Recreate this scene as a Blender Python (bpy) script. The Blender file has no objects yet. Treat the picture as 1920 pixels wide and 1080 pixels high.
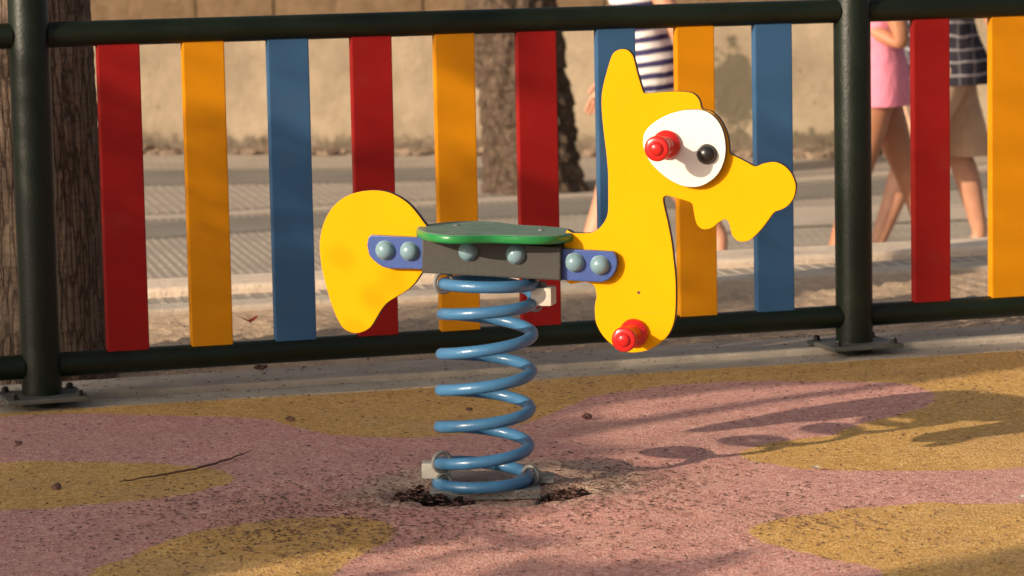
import bpy, bmesh, math, random
import numpy as np
from mathutils import Vector, Matrix, noise as mn
random.seed(7); RNG = np.random.default_rng(7)
SC = bpy.context.scene; COL = SC.collection
PI = math.pi

# ------------------------------------------------------------------ camera model (photo is 1920x1080)
FPX, YH, H, ROLL = 6000.0, -150.0, 0.96, 0.020
PITCH = math.atan((540-YH)/FPX)
CF = Vector((0, math.cos(PITCH), -math.sin(PITCH))); CR0 = Vector((1, 0, 0)); CU0 = CR0.cross(CF)
cr, sr = math.cos(ROLL), math.sin(ROLL)
CRT = cr*CR0 - sr*CU0; CUP = sr*CR0 + cr*CU0
CO = Vector((0, 0, H))
def ray(x, y): return CF + CRT*((x-960)/FPX) - CUP*((y-540)/FPX)
def gnd(x, y, z=0.0):                       # a picture point on the horizontal plane z
    d = ray(x, y); return CO + d*((z-H)/d.z)
def onplane(x, y, q, n):                    # a picture point on the plane through q with normal n
    d = ray(x, y); return CO + d*((q-CO).dot(n)/d.dot(n))
def proj(P):
    v = P-CO; w = v.dot(CF); return 960+FPX*v.dot(CRT)/w, 540-FPX*v.dot(CUP)/w

# ------------------------------------------------------------------ sun
TH, EL = math.radians(51), math.radians(18.9)
SD = Vector((math.sin(TH)*math.cos(EL), math.cos(TH)*math.cos(EL), -math.sin(EL)))   # travel direction
EU = Vector((math.cos(TH), -math.sin(TH), 0)); EV = EU.cross(SD)
if EV.z < 0: EV = -EV

# ------------------------------------------------------------------ helpers
def S(r, g, b):
    f = lambda c: (c/255/12.92) if c/255 <= .04045 else ((c/255+.055)/1.055)**2.4
    return (f(r), f(g), f(b), 1)
def link(o): COL.objects.link(o); return o
def props(o, label=None, cat=None, group=None, kind=None):
    if label: o['label'] = label
    if cat: o['category'] = cat
    if group: o['group'] = group
    if kind: o['kind'] = kind
    return o
def empty(name, loc, label, cat, group=None):
    o = bpy.data.objects.new(name, None); o.empty_display_size = .1; o.location = loc; link(o)
    return props(o, label, cat, group)
def obj(name, bm, mat, parent=None, smooth=True, label=None, sharp=None):
    me = bpy.data.meshes.new(name); bm.normal_update(); bm.to_mesh(me); bm.free()
    return objm(name, me, mat, parent, smooth, label, sharp)
def objm(name, me, mat, parent=None, smooth=True, label=None, sharp=None):
    for m in (mat if isinstance(mat, (list, tuple)) else [mat]): me.materials.append(m)
    o = bpy.data.objects.new(name, me); link(o)
    if smooth:
        big = [p.index for p in me.polygons if p.material_index >= 0 and p.area > .0004 and len(p.vertices) > 5 or (p.area > .0012 and len(me.polygons) < 60)]
        me.shade_smooth()
        me.set_sharp_from_angle(angle=math.radians(sharp or 35))
        for i in big: me.polygons[i].use_smooth = False
    if parent is not None:
        L = Vector(parent.location)
        if parent.parent is not None: L = L + Vector(parent.parent.location)
        me.transform(Matrix.Translation(-L) @ Matrix.Identity(4)); o.parent = parent
    if label: o['label'] = label
    return o
def own_origin(o, P):                       # move a top-level mesh's origin to P
    o.data.transform(Matrix.Translation(-P)); o.location = P
def catmull(pts, n=4, closed=True):
    out = []; N = len(pts)
    rng = range(N) if closed else range(N-1)
    for i in rng:
        g = (lambda k: pts[k % N]) if closed else (lambda k: pts[min(max(k, 0), N-1)])
        p0, p1, p2, p3 = g(i-1), g(i), g(i+1), g(i+2)
        for j in range(n):
            t = j/n
            out.append(tuple(.5*((2*b)+(c-a)*t+(2*a-5*b+4*c-d)*t*t+(3*b-a-3*c+d)*t**3)
                             for a, b, c, d in zip(p0, p1, p2, p3)))
    if not closed: out.append(tuple(pts[-1]))
    return out
def prism(bm, front, back_vec, bevel=.0013):
    """closed outline of 3-D points, extruded along back_vec, both rims bevelled"""
    vs = [bm.verts.new(p) for p in front]; f = bm.faces.new(vs)
    r = bmesh.ops.extrude_face_region(bm, geom=[f])
    nv = [g for g in r['geom'] if isinstance(g, bmesh.types.BMVert)]
    bmesh.ops.translate(bm, verts=nv, vec=back_vec)
    bmesh.ops.recalc_face_normals(bm, faces=bm.faces[:])
    if bevel:
        ns = set(nv); fs = set(vs)
        ed = [e for e in bm.edges if (e.verts[0] in ns and e.verts[1] in ns) or (e.verts[0] in fs and e.verts[1] in fs)]
        bmesh.ops.bevel(bm, geom=ed, offset=bevel, segments=2, profile=.6, affect='EDGES', clamp_overlap=True)
def box(bm, c, ax, ay, az, sx, sy, sz, bevel=0):
    vs = []
    for i in (-.5, .5):
        for j in (-.5, .5):
            for k in (-.5, .5): vs.append(bm.verts.new(c+ax*(sx*i)+ay*(sy*j)+az*(sz*k)))
    q = [(0, 1, 3, 2), (4, 6, 7, 5), (0, 4, 5, 1), (2, 3, 7, 6), (0, 2, 6, 4), (1, 5, 7, 3)]
    fs = [bm.faces.new([vs[i] for i in f]) for f in q]
    bmesh.ops.recalc_face_normals(bm, faces=fs)
    if bevel:
        es = list({e for f in fs for e in f.edges})
        bmesh.ops.bevel(bm, geom=es, offset=bevel, segments=2, profile=.6, affect='EDGES')
def frame(a):
    a = a.normalized(); h = Vector((0, 0, 1)) if abs(a.z) < .9 else Vector((1, 0, 0))
    x = a.cross(h).normalized(); return x, a.cross(x).normalized(), a
def lathe(bm, base, axis, prof, n=32):
    """prof: list of (height along the axis, radius)"""
    x, y, a = frame(axis); rings = []
    for h, r in prof:
        if r < 1e-6: rings.append([bm.verts.new(base+a*h)])
        else: rings.append([bm.verts.new(base+a*h+x*(r*math.cos(2*PI*i/n))+y*(r*math.sin(2*PI*i/n))) for i in range(n)])
    for A, B in zip(rings, rings[1:]):
        for i in range(n):
            j = (i+1) % n
            if len(A) == 1 and len(B) == 1: continue
            if len(A) == 1: bm.faces.new((A[0], B[i], B[j]))
            elif len(B) == 1: bm.faces.new((A[i], B[0], A[j]))
            else: bm.faces.new((A[i], B[i], B[j], A[j]))
    if len(rings[0]) > 1: bm.faces.new(rings[0])
    if len(rings[-1]) > 1: bm.faces.new(rings[-1])
    bmesh.ops.recalc_face_normals(bm, faces=bm.faces[:])
def tube(bm, pts, rad, n=14, cap=True, closed=False):
    P = [Vector(p) for p in pts]; N = len(P); rings = []
    up = None
    for i in range(N):
        if closed: t = (P[(i+1) % N]-P[i-1]).normalized()
        else: t = (P[min(i+1, N-1)]-P[max(i-1, 0)]).normalized()
        if up is None: up = frame(t)[0]
        up = (up-t*up.dot(t)).normalized(); w = t.cross(up)
        r = rad[i] if isinstance(rad, (list, tuple)) else rad
        rings.append([bm.verts.new(P[i]+up*(r*math.cos(2*PI*k/n))+w*(r*math.sin(2*PI*k/n))) for k in range(n)])
    pr = list(zip(rings, rings[1:]))
    if closed: pr.append((rings[-1], rings[0]))
    for A, B in pr:
        for k in range(n):
            j = (k+1) % n; bm.faces.new((A[k], A[j], B[j], B[k]))
    if cap and not closed: bm.faces.new(rings[0][::-1]); bm.faces.new(rings[-1])
    bmesh.ops.recalc_face_normals(bm, faces=bm.faces[:])

# ------------------------------------------------------------------ materials
class NT:
    def __init__(s, name):
        s.m = bpy.data.materials.new(name); s.m.use_nodes = True; s.t = s.m.node_tree; s.n = s.t.nodes
        s.b = s.n['Principled BSDF']
    def add(s, typ, **kw):
        n = s.n.new(typ)
        for k, v in kw.items():
            if k in n.inputs: n.inputs[k].default_value = v
            else: setattr(n, k, v)
        return n
    def l(s, a, b): s.t.links.new(a, b)
    def coord(s, which='Object', scale=None):
        c = s.add('ShaderNodeTexCoord').outputs[which]
        if scale:
            m = s.add('ShaderNodeMapping'); m.inputs['Scale'].default_value = scale; s.l(c, m.inputs[0]); c = m.outputs[0]
        return c
    def noise(s, co, scale, detail=4, rough=.6, dist=0):
        n = s.add('ShaderNodeTexNoise', Scale=scale, Detail=detail, Roughness=rough, Distortion=dist); s.l(co, n.inputs['Vector']); return n.outputs['Fac']
    def vor(s, co, scale, feature='F1', out='Distance', rnd=1.0):
        n = s.add('ShaderNodeTexVoronoi', Scale=scale, feature=feature, Randomness=rnd); s.l(co, n.inputs['Vector']); return n.outputs[out]
    def ramp(s, fac, stops):
        r = s.add('ShaderNodeValToRGB'); e = r.color_ramp.elements
        while len(e) < len(stops): e.new(.5)
        for i, (p, c) in enumerate(stops):
            e[i].position = p; e[i].color = c if len(c) == 4 else (*c, 1)
        s.l(fac, r.inputs[0]); return r.outputs[0]
    def step(s, v, a, b):
        r = s.add('ShaderNodeMapRange', interpolation_type='SMOOTHSTEP'); s.l(v, r.inputs['Value'])
        r.inputs['From Min'].default_value = a; r.inputs['From Max'].default_value = b; return r.outputs[0]
    def mix(s, fac, a, b, mode='MIX'):
        m = s.add('ShaderNodeMix', data_type='RGBA', blend_type=mode)
        for v, k in ((fac, 0), (a, 6), (b, 7)):
            if hasattr(v, 'links') or isinstance(v, bpy.types.NodeSocket): s.l(v, m.inputs[k])
            else: m.inputs[k].default_value = v
        return m.outputs[2]
    def math(s, op, a, b=0.0):
        m = s.add('ShaderNodeMath', operation=op)
        for i, v in enumerate((a, b)):
            if isinstance(v, bpy.types.NodeSocket): s.l(v, m.inputs[i])
            else: m.inputs[i].default_value = v
        return m.outputs[0]
    def bump(s, h, dist, strength=1.0, prev=None):
        b = s.add('ShaderNodeBump', Distance=dist, Strength=strength); s.l(h, b.inputs['Height'])
        if prev: s.l(prev, b.inputs['Normal'])
        return b.outputs[0]
    def fin(s, color=None, rough=None, normal=None, **kw):
        if color is not None:
            if isinstance(color, bpy.types.NodeSocket): s.l(color, s.b.inputs['Base Color'])
            else: s.b.inputs['Base Color'].default_value = color
        if rough is not None:
            if isinstance(rough, bpy.types.NodeSocket): s.l(rough, s.b.inputs['Roughness'])
            else: s.b.inputs['Roughness'].default_value = rough
        if normal is not None: s.l(normal, s.b.inputs['Normal'])
        for k, v in kw.items(): s.b.inputs[k].default_value = v
        return s.m
def paint(name, rgb, rough=.35, grain=0.06, orange=.0004, dirt=.12, dirtcol=(.12, .08, .05, 1), spec=.5, metal=0):
    n = NT(name); c = n.coord()
    a = n.noise(c, 9, 5, .65); b = n.noise(c, 160, 2)
    dk = tuple(x*(1-grain*2.2) for x in rgb[:3])+(1,); lt = tuple(min(1, x*(1+grain)) for x in rgb[:3])+(1,)
    col = n.ramp(a, [(.3, dk), (.7, lt)])
    d = n.step(n.noise(c, 38, 6, .75), .60, .80)
    d = n.math('MULTIPLY', d, dirt)
    col = n.mix(d, col, dirtcol)
    # sparse scratches and specks of wear
    sc1 = n.step(n.noise(n.coord('Object', (5, 5, 95)), 2.2, 3, .6, 1.5), .70, .76); gate = n.step(n.noise(c, 6, 2), .5, .62)
    col = n.mix(n.math('MULTIPLY', n.math('MULTIPLY', sc1, gate), dirt*1.3), col, tuple(min(1, x*.55+.08) for x in rgb[:3])+(1,))
    sp_ = n.step(n.vor(c, 34), .075, .045)
    col = n.mix(n.math('MULTIPLY', n.math('MULTIPLY', sp_, gate), min(.6, dirt*2.2)), col, dirtcol)
    r = n.math('ADD', n.math('MULTIPLY', a, .18), rough-.09)
    return n.fin(col, r, n.bump(b, orange), Metallic=metal, **{'Specular IOR Level': spec})
M = {}
M['yellow'] = paint('board_yellow', (.87, .395, .001, 1), .5, .02, .0002, .22, (.40, .19, .02, 1), spec=.06)
M['edge'] = paint('board_edge', (.05, .03, .018, 1), .6)
M['white'] = paint('eye_white', (.82, .80, .72, 1), .35, .015, .0001, .05)
M['eyeedge'] = paint('eye_edge', (.09, .09, .11, 1), .5)
M['red'] = paint('handle_red', (.62, .018, .014, 1), .22, .06, .0002, .05, spec=.6)
M['black'] = paint('cap_black', (.018, .017, .015, 1), .3, .1, .0001, .2, (.07, .06, .05, 1))
M['blueplate'] = paint('plate_blue', (.040, .088, .31, 1), .4, .06, .0003, .15, (.1, .07, .09, 1))
M['cap'] = paint('cap_pale_blue', (.20, .33, .38, 1), .28, .06, .0002, .2, (.3, .3, .28, 1))
M['block'] = paint('block_grey', (.040, .038, .033, 1), .6, .12, .0004, .35, (.10, .09, .075, 1))
M['spring'] = paint('spring_blue', (.055, .18, .35, 1), .3, .08, .0005, .45, (.13, .14, .15, 1), spec=.6)
M['clamp'] = paint('clamp_white', (.62, .57, .48, 1), .5, .06, .0003, .2, (.3, .26, .2, 1))
M['steel'] = paint('galvanised', (.24, .235, .22, 1), .5, .12, .0004, .22, (.15, .12, .09, 1), metal=.25)
M['flange'] = paint('flange_dirty', (.11, .11, .095, 1), .6, .15, .0006, .4, (.05, .045, .035, 1))
M['seatrim'] = paint('seat_green', (.02, .24, .06, 1), .32, .1, .0006, .2, (.03, .09, .04, 1))
M['green'] = paint('fence_green_black', (.008, .0135, .0065, 1), .42, .12, .0007, .2, (.04, .036, .025, 1), spec=.3)
def slatmat(name, rgb):
    n = NT(name); c = n.coord()
    a = n.noise(n.coord('Object', (60, 60, 2.2)), 3, 5, .7); b = n.noise(c, 7, 4)
    col = n.mix(n.math('MULTIPLY', a, .07), rgb, tuple(x*.55 for x in rgb[:3])+(1,))
    col = n.mix(n.math('MULTIPLY', n.step(b, .55, .8), .14), col, (.16, .1, .06, 1))
    return n.fin(col, n.math('ADD', n.math('MULTIPLY', b, .2), .42), n.bump(a, .00012), **{'Specular IOR Level': .22})
M['s_red'] = slatmat('slat_red', (.31, .009, .008, 1))
M['s_yel'] = slatmat('slat_yellow', (.72, .275, .002, 1))
M['s_blu'] = slatmat('slat_blue', (.044, .122, .25, 1))
def seat_top():
    n = NT('seat_top'); c = n.coord()
    a = n.noise(c, 30, 5, .7); v = n.vor(c, 260)
    col = n.ramp(a, [(.3, (.09, .19, .13, 1)), (.72, (.21, .28, .22, 1))])  # greyed green: sky sheen and dust mixed into the colour
    return n.fin(col, .5, n.bump(v, .0008))
M['seattop'] = seat_top()

def rubber():
    n = NT('rubber_surface'); c = n.coord()
    at = n.add('ShaderNodeAttribute', attribute_name='ochre').outputs['Fac']
    wr = n.add('ShaderNodeAttribute', attribute_name='worn').outputs['Fac']
    g1 = n.vor(n.coord('Object', (1, .9, 1)), 190, out='Color'); sep = n.add('ShaderNodeSeparateColor'); n.l(g1, sep.inputs[0])
    gr = sep.outputs[0]; gd = n.vor(n.coord('Object', (1, .9, 1)), 190)
    fine = n.noise(c, 210, 3, .7); big = n.noise(c, 2.6, 5, .65); mid = n.noise(c, 16, 5, .7)
    pink = n.ramp(gr, [(0, (.52, .225, .195, 1)), (.5, (.68, .33, .28, 1)), (.95, (.84, .51, .43, 1))])
    och = n.ramp(gr, [(0, (.52, .275, .07, 1)), (.5, (.69, .395, .115, 1)), (.95, (.85, .55, .22, 1))])
    edge = n.math('ADD', at, n.math('MULTIPLY', n.math('SUBTRACT', fine, .5), .030))
    edge = n.math('ADD', edge, n.math('MULTIPLY', n.math('SUBTRACT', mid, .5), .05))
    col = n.mix(n.step(edge, -.004, .004), pink, och)
    # patchy fading and tan dust
    col = n.mix(n.math('MULTIPLY', n.step(big, .42, .75), .30), col, (.52, .34, .22, 1))
    col = n.mix(n.math('MULTIPLY', n.step(mid, .5, .85), .22), col, (.27, .14, .10, 1))
    w = n.step(n.math('ADD', wr, n.math('MULTIPLY', n.math('SUBTRACT', mid, .5), .9)), .25, .75)
    dust = n.ramp(gr, [(0, (.40, .265, .19, 1)), (.6, (.60, .43, .315, 1)), (1, (.74, .57, .43, 1))])
    col = n.mix(n.math('MULTIPLY', w, .8), col, dust)
    pit = n.add('ShaderNodeAttribute', attribute_name='pit').outputs['Fac']
    soil = n.ramp(fine, [(.3, (.015, .008, .006, 1)), (.7, (.06, .03, .022, 1))])
    col = n.mix(n.step(pit, .12, .5), col, soil)
    # tiny dark crumbs
    sp = n.vor(n.coord('Object', (1, 1.7, 1)), 75, rnd=1.0)
    k = n.math('MULTIPLY', n.step(sp, .16, .08), n.step(n.noise(c, 24, 3), .52, .62))
    col = n.mix(n.math('MULTIPLY', k, .18), col, (.14, .07, .06, 1))
    nb = n.bump(gd, .0016, .8); nb = n.bump(fine, .0025, .7, nb)
    return n.fin(col, .85, nb, **{'Specular IOR Level': .25})
M['rubber'] = rubber()
def sand(name, a, b, sc=1.0):
    n = NT(name); c = n.coord()
    f = n.noise(c, 70*sc, 6, .75); g = n.noise(c, 7*sc, 5, .65); v = n.vor(c, 120*sc)
    col = n.ramp(f, [(.28, a), (.7, b)])
    col = n.mix(n.math('MULTIPLY', n.step(g, .45, .75), .4), col, tuple(x*.6 for x in a[:3])+(1,))
    col = n.mix(n.math('MULTIPLY', n.step(v, .2, .05), .35), col, (.1, .06, .045, 1))
    return n.fin(col, .95, n.bump(f, .008), **{'Specular IOR Level': .1})
M['sand'] = sand('sand', (.54, .37, .24, 1), (.80, .59, .42, 1))
M['earth'] = sand('earth', (.2, .14, .1, 1), (.34, .25, .18, 1), .3)
def concrete(name, a, b, sc=1.0, cracks=0):
    n = NT(name); c = n.coord()
    f = n.noise(c, 26*sc, 7, .72); g = n.noise(c, 3.5*sc, 5, .6); p = n.noise(c, 190*sc, 3)
    col = n.ramp(f, [(.25, a), (.75, b)])
    col = n.mix(n.math('MULTIPLY', n.step(g, .45, .72), .4), col, tuple(x*.55 for x in a[:3])+(1,))
    col = n.mix(n.math('MULTIPLY', n.step(n.vor(c, 46*sc), .16, .05), .5), col, (.09, .065, .05, 1))
    return n.fin(col, .85, n.bump(p, .0015, .8, n.bump(f, .004)), **{'Specular IOR Level': .2})
M['kerb'] = concrete('kerb_concrete', (.50, .41, .325, 1), (.68, .58, .475, 1))
M['apron'] = concrete('apron_concrete', (.43, .35, .265, 1), (.58, .49, .39, 1))
M['kerb2'] = concrete('kerb_light', (.72, .56, .43, 1), (.88, .72, .57, 1))
def paving(name, base, base2, line, pitch, tile):
    """ribbed paving slabs: thin pale ribs, broken at every slab joint"""
    n = NT(name); c = n.coord(); sx = n.add('ShaderNodeSeparateXYZ'); n.l(c, sx.inputs[0])
    f = n.noise(c, 3, 6, .7); g = n.noise(c, 40, 4)
    u = n.math('ADD', n.math('MULTIPLY', sx.outputs['X'], .979), n.math('MULTIPLY', sx.outputs['Y'], .206))
    w = n.math('SUBTRACT', n.math('MULTIPLY', sx.outputs['Y'], .979), n.math('MULTIPLY', sx.outputs['X'], .206))
    fu = n.math('ABSOLUTE', n.math('SUBTRACT', n.math('FRACT', n.math('MULTIPLY', u, 1/pitch)), .5))
    fw = n.math('ABSOLUTE', n.math('SUBTRACT', n.math('FRACT', n.math('MULTIPLY', w, 1/tile)), .5))
    rib = n.math('MULTIPLY', n.step(fu, .20, .13), n.step(fw, .46, .40))
    rib = n.math('MULTIPLY', rib, n.step(f, .75, .35))
    col = n.mix(n.math('MULTIPLY', n.step(f, .4, .75), .35), base, tuple(x*.72 for x in base[:3])+(1,))
    col = n.mix(n.math('MULTIPLY', g, .3), col, base2)
    col = n.mix(n.math('MULTIPLY', rib, .8), col, line)
    return n.fin(col, .8, n.bump(rib, .005), **{'Specular IOR Level': .2})
M['pave'] = paving('plaza_paving', (.36, .30, .245, 1), (.44, .37, .305, 1), (.78, .66, .53, 1), .046, .21)
M['pave2'] = paving('plaza_paving_grey', (.40, .33, .27, 1), (.47, .40, .325, 1), (.62, .52, .42, 1), .06, .3)
M['band_l'] = concrete('paving_band_light', (.50, .41, .33, 1), (.64, .53, .42, 1), .4)
M['band_shade'] = concrete('shade_band_dark', (.23, .20, .17, 1), (.30, .265, .225, 1), .4)  # dark colour stands in for soft shadow bands across the plaza
def wallmat():
    n = NT('wall_plaster'); c = n.coord(); sx = n.add('ShaderNodeSeparateXYZ'); n.l(c, sx.inputs[0]); z = sx.outputs['Z']; x = sx.outputs['X']
    f = n.noise(c, 2.2, 6, .65); g = n.noise(c, 11, 6, .7); h = n.noise(c, 70, 3)
    col = n.ramp(f, [(.3, (.22, .165, .112, 1)), (.72, (.39, .305, .212, 1))])
    # damp grey blotches where the paint has peeled, and the crumbled foot of the wall
    st = n.step(n.noise(n.coord('Object', (1, 1, .8)), 3.1, 6, .72, .6), .56, .66)
    at = n.add('ShaderNodeAttribute', attribute_name='stain').outputs['Fac']
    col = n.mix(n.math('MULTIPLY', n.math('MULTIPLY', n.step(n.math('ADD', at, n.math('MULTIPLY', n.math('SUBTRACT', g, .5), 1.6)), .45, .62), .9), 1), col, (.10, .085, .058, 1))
    col = n.mix(n.math('MULTIPLY', st, .22), col, (.24, .19, .13, 1))
    spk = n.step(n.vor(n.coord('Object', (1.6, 1.6, .8)), 5.2), .10, .05)
    col = n.mix(n.math('MULTIPLY', spk, .55), col, (.13, .08, .05, 1))
    base = n.step(n.math('ADD', z, n.math('MULTIPLY', n.math('SUBTRACT', g, .5), .22)), .15, .06)
    col = n.mix(base, col, n.ramp(g, [(.3, (.06, .042, .03, 1)), (.7, (.22, .17, .12, 1))]))
    return n.fin(col, .9, n.bump(h, .004, .6, n.bump(g, .02)), **{'Specular IOR Level': .15})
M['wall'] = wallmat()
def stonemat():
    n = NT('wall_stone'); c = n.coord('Object', (1, 1, 1))
    v = n.vor(n.coord('Object', (1.2, 1.2, 2.4)), 2.0, 'DISTANCE_TO_EDGE'); f = n.noise(c, 9, 7, .75); g = n.noise(c, 2.3, 4)
    col = n.ramp(f, [(.3, (.11, .07, .04, 1)), (.75, (.25, .17, .10, 1))])
    col = n.mix(n.math('MULTIPLY', g, .5), col, (.17, .105, .06, 1))
    return n.fin(col, .95, n.bump(f, .03), **{'Specular IOR Level': .1})
M['stone'] = stonemat()
def barkmat():
    n = NT('bark_fissured'); c = n.coord('Object', (1, 1, .10)); c2 = n.coord()
    w = n.noise(c, 60, 7, .74, .5); v = n.vor(n.coord('Object', (1, 1, .11)), 74, 'DISTANCE_TO_EDGE'); h = n.noise(n.coord('Object', (1, 1, 3.5)), 30, 4)
    col = n.ramp(w, [(.3, (.19, .135, .097, 1)), (.55, (.36, .265, .19, 1)), (.8, (.50, .38, .28, 1))])
    col = n.mix(n.math('MULTIPLY', n.step(v, .075, .015), .6), col, (.022, .013, .009, 1))
    col = n.mix(n.math('MULTIPLY', n.step(h,.45,.65), .35), col, (.12, .075, .05, 1))
    nb = n.bump(w, .02, .9, n.bump(n.step(v, 0, .16), .012, 1)); nb = n.bump(h, .006, .6, nb)
    return n.fin(col, .95, nb, **{'Specular IOR Level': .08})
M['bark'] = barkmat()
def bark2():
    n = NT('bark_leaf_bases'); c = n.coord()
    w = n.noise(c, 24, 6, .75); v = n.vor(n.mix(.12, n.coord('Object', (1, 1, .75)), n.add('ShaderNodeTexNoise', Scale=7.0, Detail=5.0).outputs['Color'], 'ADD'), 11, 'DISTANCE_TO_EDGE'); g = n.noise(c, 6, 3)
    col = n.ramp(w, [(.3, (.08, .054, .04, 1)), (.55, (.17, .118, .085, 1)), (.8, (.30, .22, .155, 1))])
    col = n.mix(n.math('MULTIPLY', n.step(v, .14, .0), .45), col, (.028, .017, .012, 1))
    return n.fin(col, .95, n.bump(w, .03, .9, n.bump(v, .05)), **{'Specular IOR Level': .08})
M['bark2'] = bark2()
def leafmat():
    n = NT('leaf'); o = n.add('ShaderNodeNewGeometry').outputs['Random Per Island']
    return n.fin(n.ramp(o, [(0, (.03, .06, .015, 1)), (1, (.09, .14, .04, 1))]), .6)
M['leaf'] = leafmat()
def skinmat(name, a, b):
    n = NT(name); f = n.noise(n.coord(), 14, 5)
    return n.fin(n.ramp(f, [(.3, a), (.7, b)]), .5, n.bump(n.noise(n.coord(), 220, 2), .0006), **{'Subsurface Weight': .08, 'Subsurface Scale': .02})
M['skin'] = skinmat('skin', (.50, .235, .14, 1), (.60, .30, .19, 1))
M['skin2'] = skinmat('skin_tanned', (.40, .165, .085, 1), (.48, .21, .115, 1))
M['hair'] = paint('hair', (.035, .02, .012, 1), .5)
M['shoe'] = paint('shoe', (.12, .06, .04, 1), .6)
def cloth(name, rgb, sc=14):
    n = NT(name); c = n.coord(); f = n.noise(c, sc, 5, .6, .8)
    col = n.ramp(f, [(.3, tuple(x*.82 for x in rgb[:3])+(1,)), (.7, rgb)])
    return n.fin(col, .9, n.bump(n.noise(c, 7, 3, .5, 1.2), .03, .6, n.bump(n.noise(c, 500, 1), .001)), **{'Specular IOR Level': .15, 'Sheen Weight': .15})
M['pinkcloth'] = cloth('pink_cloth', (.97, .30, .42, 1)); M['tan'] = cloth('tan_cloth', (.68, .43, .28, 1))
def stripes():
    n = NT('striped_cloth'); c = n.coord(); sx = n.add('ShaderNodeSeparateXYZ'); n.l(c, sx.inputs[0])
    z = n.math('ADD', sx.outputs['Z'], n.math('MULTIPLY', sx.outputs['X'], -.10))
    z = n.math('ADD', z, n.math('MULTIPLY', n.noise(c, 4, 2), .03))
    p = n.math('FRACT', n.math('MULTIPLY', z, 1/.050))
    col = n.mix(n.step(n.math('ABSOLUTE', n.math('SUBTRACT', p, .5)), .23, .25), (.055, .045, .12, 1), (.80, .77, .74, 1))
    return n.fin(col, .9, n.bump(n.noise(c, 8, 3, .5, 1), .02, .6), **{'Specular IOR Level': .15})
M['stripe'] = stripes()
def plaid():
    n = NT('plaid_cloth'); c = n.coord(); sx = n.add('ShaderNodeSeparateXYZ'); n.l(c, sx.inputs[0])
    w = n.math('MULTIPLY', n.noise(c, 5, 2), .04)
    fz = n.math('FRACT', n.math('MULTIPLY', n.math('ADD', sx.outputs['Z'], w), 1/.058))
    fx = n.math('FRACT', n.math('MULTIPLY', n.math('ADD', sx.outputs['X'], w), 1/.07))
    a = n.step(fz, .80, .84); b = n.step(fx, .84, .88)
    col = n.mix(n.math('MULTIPLY', n.noise(c, 10, 3), .7), (.022, .020, .032, 1), (.07, .062, .075, 1))
    col = n.mix(n.math('MULTIPLY', b, .35), col, (.34, .31, .32, 1)); col = n.mix(n.math('MULTIPLY', a, .75), col, (.40, .36, .37, 1))
    return n.fin(col, .9, n.bump(n.noise(c, 7, 3, .5, 1), .03, .6), **{'Specular IOR Level': .15})
M['plaid'] = plaid()
M['crumb'] = paint('crumb_brown', (.17, .085, .065, 1), .9, .35)
M['redleaf'] = paint('dry_red_leaf', (.42, .05, .025, 1), .7, .2)
M['bit'] = paint('pale_bit', (.75, .70, .62, 1), .7)
M['twig'] = paint('twig_brown', (.19, .095, .06, 1), .9, .2)

# ------------------------------------------------------------------ fixed points
CS = gnd(908, 911)                                        # spring axis on the ground
PSI = math.radians(14)
TR = Vector((math.cos(PSI), -math.sin(PSI), 0)); NR = Vector((-math.sin(PSI), -math.cos(PSI), 0))  # along the rider / towards the camera
FA, FB = gnd(80, 762), gnd(1602, 662)                     # post feet
TF = (FB-FA).normalized(); NF = Vector((TF.y, -TF.x, 0)); PITCHF = (FB-FA).length
ZP = -0.60                                                # level of the plaza behind

# ------------------------------------------------------------------ polygons on the ground (picture points)
OCHRE = [
 [(-400, 640), (-400, 800), (0, 783), (120, 776), (250, 777), (400, 780), (480, 785), (530, 795), (580, 808), (640, 817), (740, 820), (850, 814), (950, 800),
  (1010, 785), (1060, 765), (1110, 745), (1180, 731), (1300, 720), (1450, 716), (1600, 715), (1690, 720), (1735, 731), (1754, 745), (1735, 762), (1699, 774), (1627, 789),
  (1588, 801), (1554, 815), (1472, 825), (1410, 838), (1388, 849), (1405, 863), (1472, 877), (1540, 883), (1713, 882), (1920, 875), (2400, 850), (2400, 500)],
 [(2400, 930), (1920, 943), (1713, 944), (1569, 957), (1448, 974), (1408, 988), (1404, 999), (1424, 1013), (1497, 1034), (1593, 1056), (1660, 1082), (1760, 1180), (2400, 1300)],
 [(-500, 870), (0, 866), (200, 867), (330, 870), (400, 880), (437, 893), (430, 905), (380, 920), (300, 935), (150, 948), (0, 957), (-500, 975)],
 [(60, 1200), (161, 1080), (241, 1046), (308, 1017), (361, 998), (433, 984), (530, 972), (640, 968), (700, 975), (735, 990), (738, 1005), (700, 1028), (663, 1046), (640, 1060), (610, 1090), (500, 1200)],
]
WORN = [(650, 935), (690, 905), (760, 885), (850, 868), (1000, 862), (1120, 866), (1200, 885), (1190, 915), (1110, 935), (1000, 948), (850, 953), (730, 950)]
PIT = [[(718, 927), (755, 914), (800, 909), (838, 908), (836, 916), (838, 926), (876, 933), (900, 941), (850, 946), (795, 945), (752, 937)],
       [(790, 910), (905, 906), (1012, 909), (1026, 935), (1005, 946), (900, 947), (795, 946)],
       [(1005, 917), (1050, 909), (1095, 911), (1116, 920), (1092, 932), (1040, 938), (1005, 936)]]
def gpoly(P): return np.array([gnd(*p)[:2] for p in P])
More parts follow.
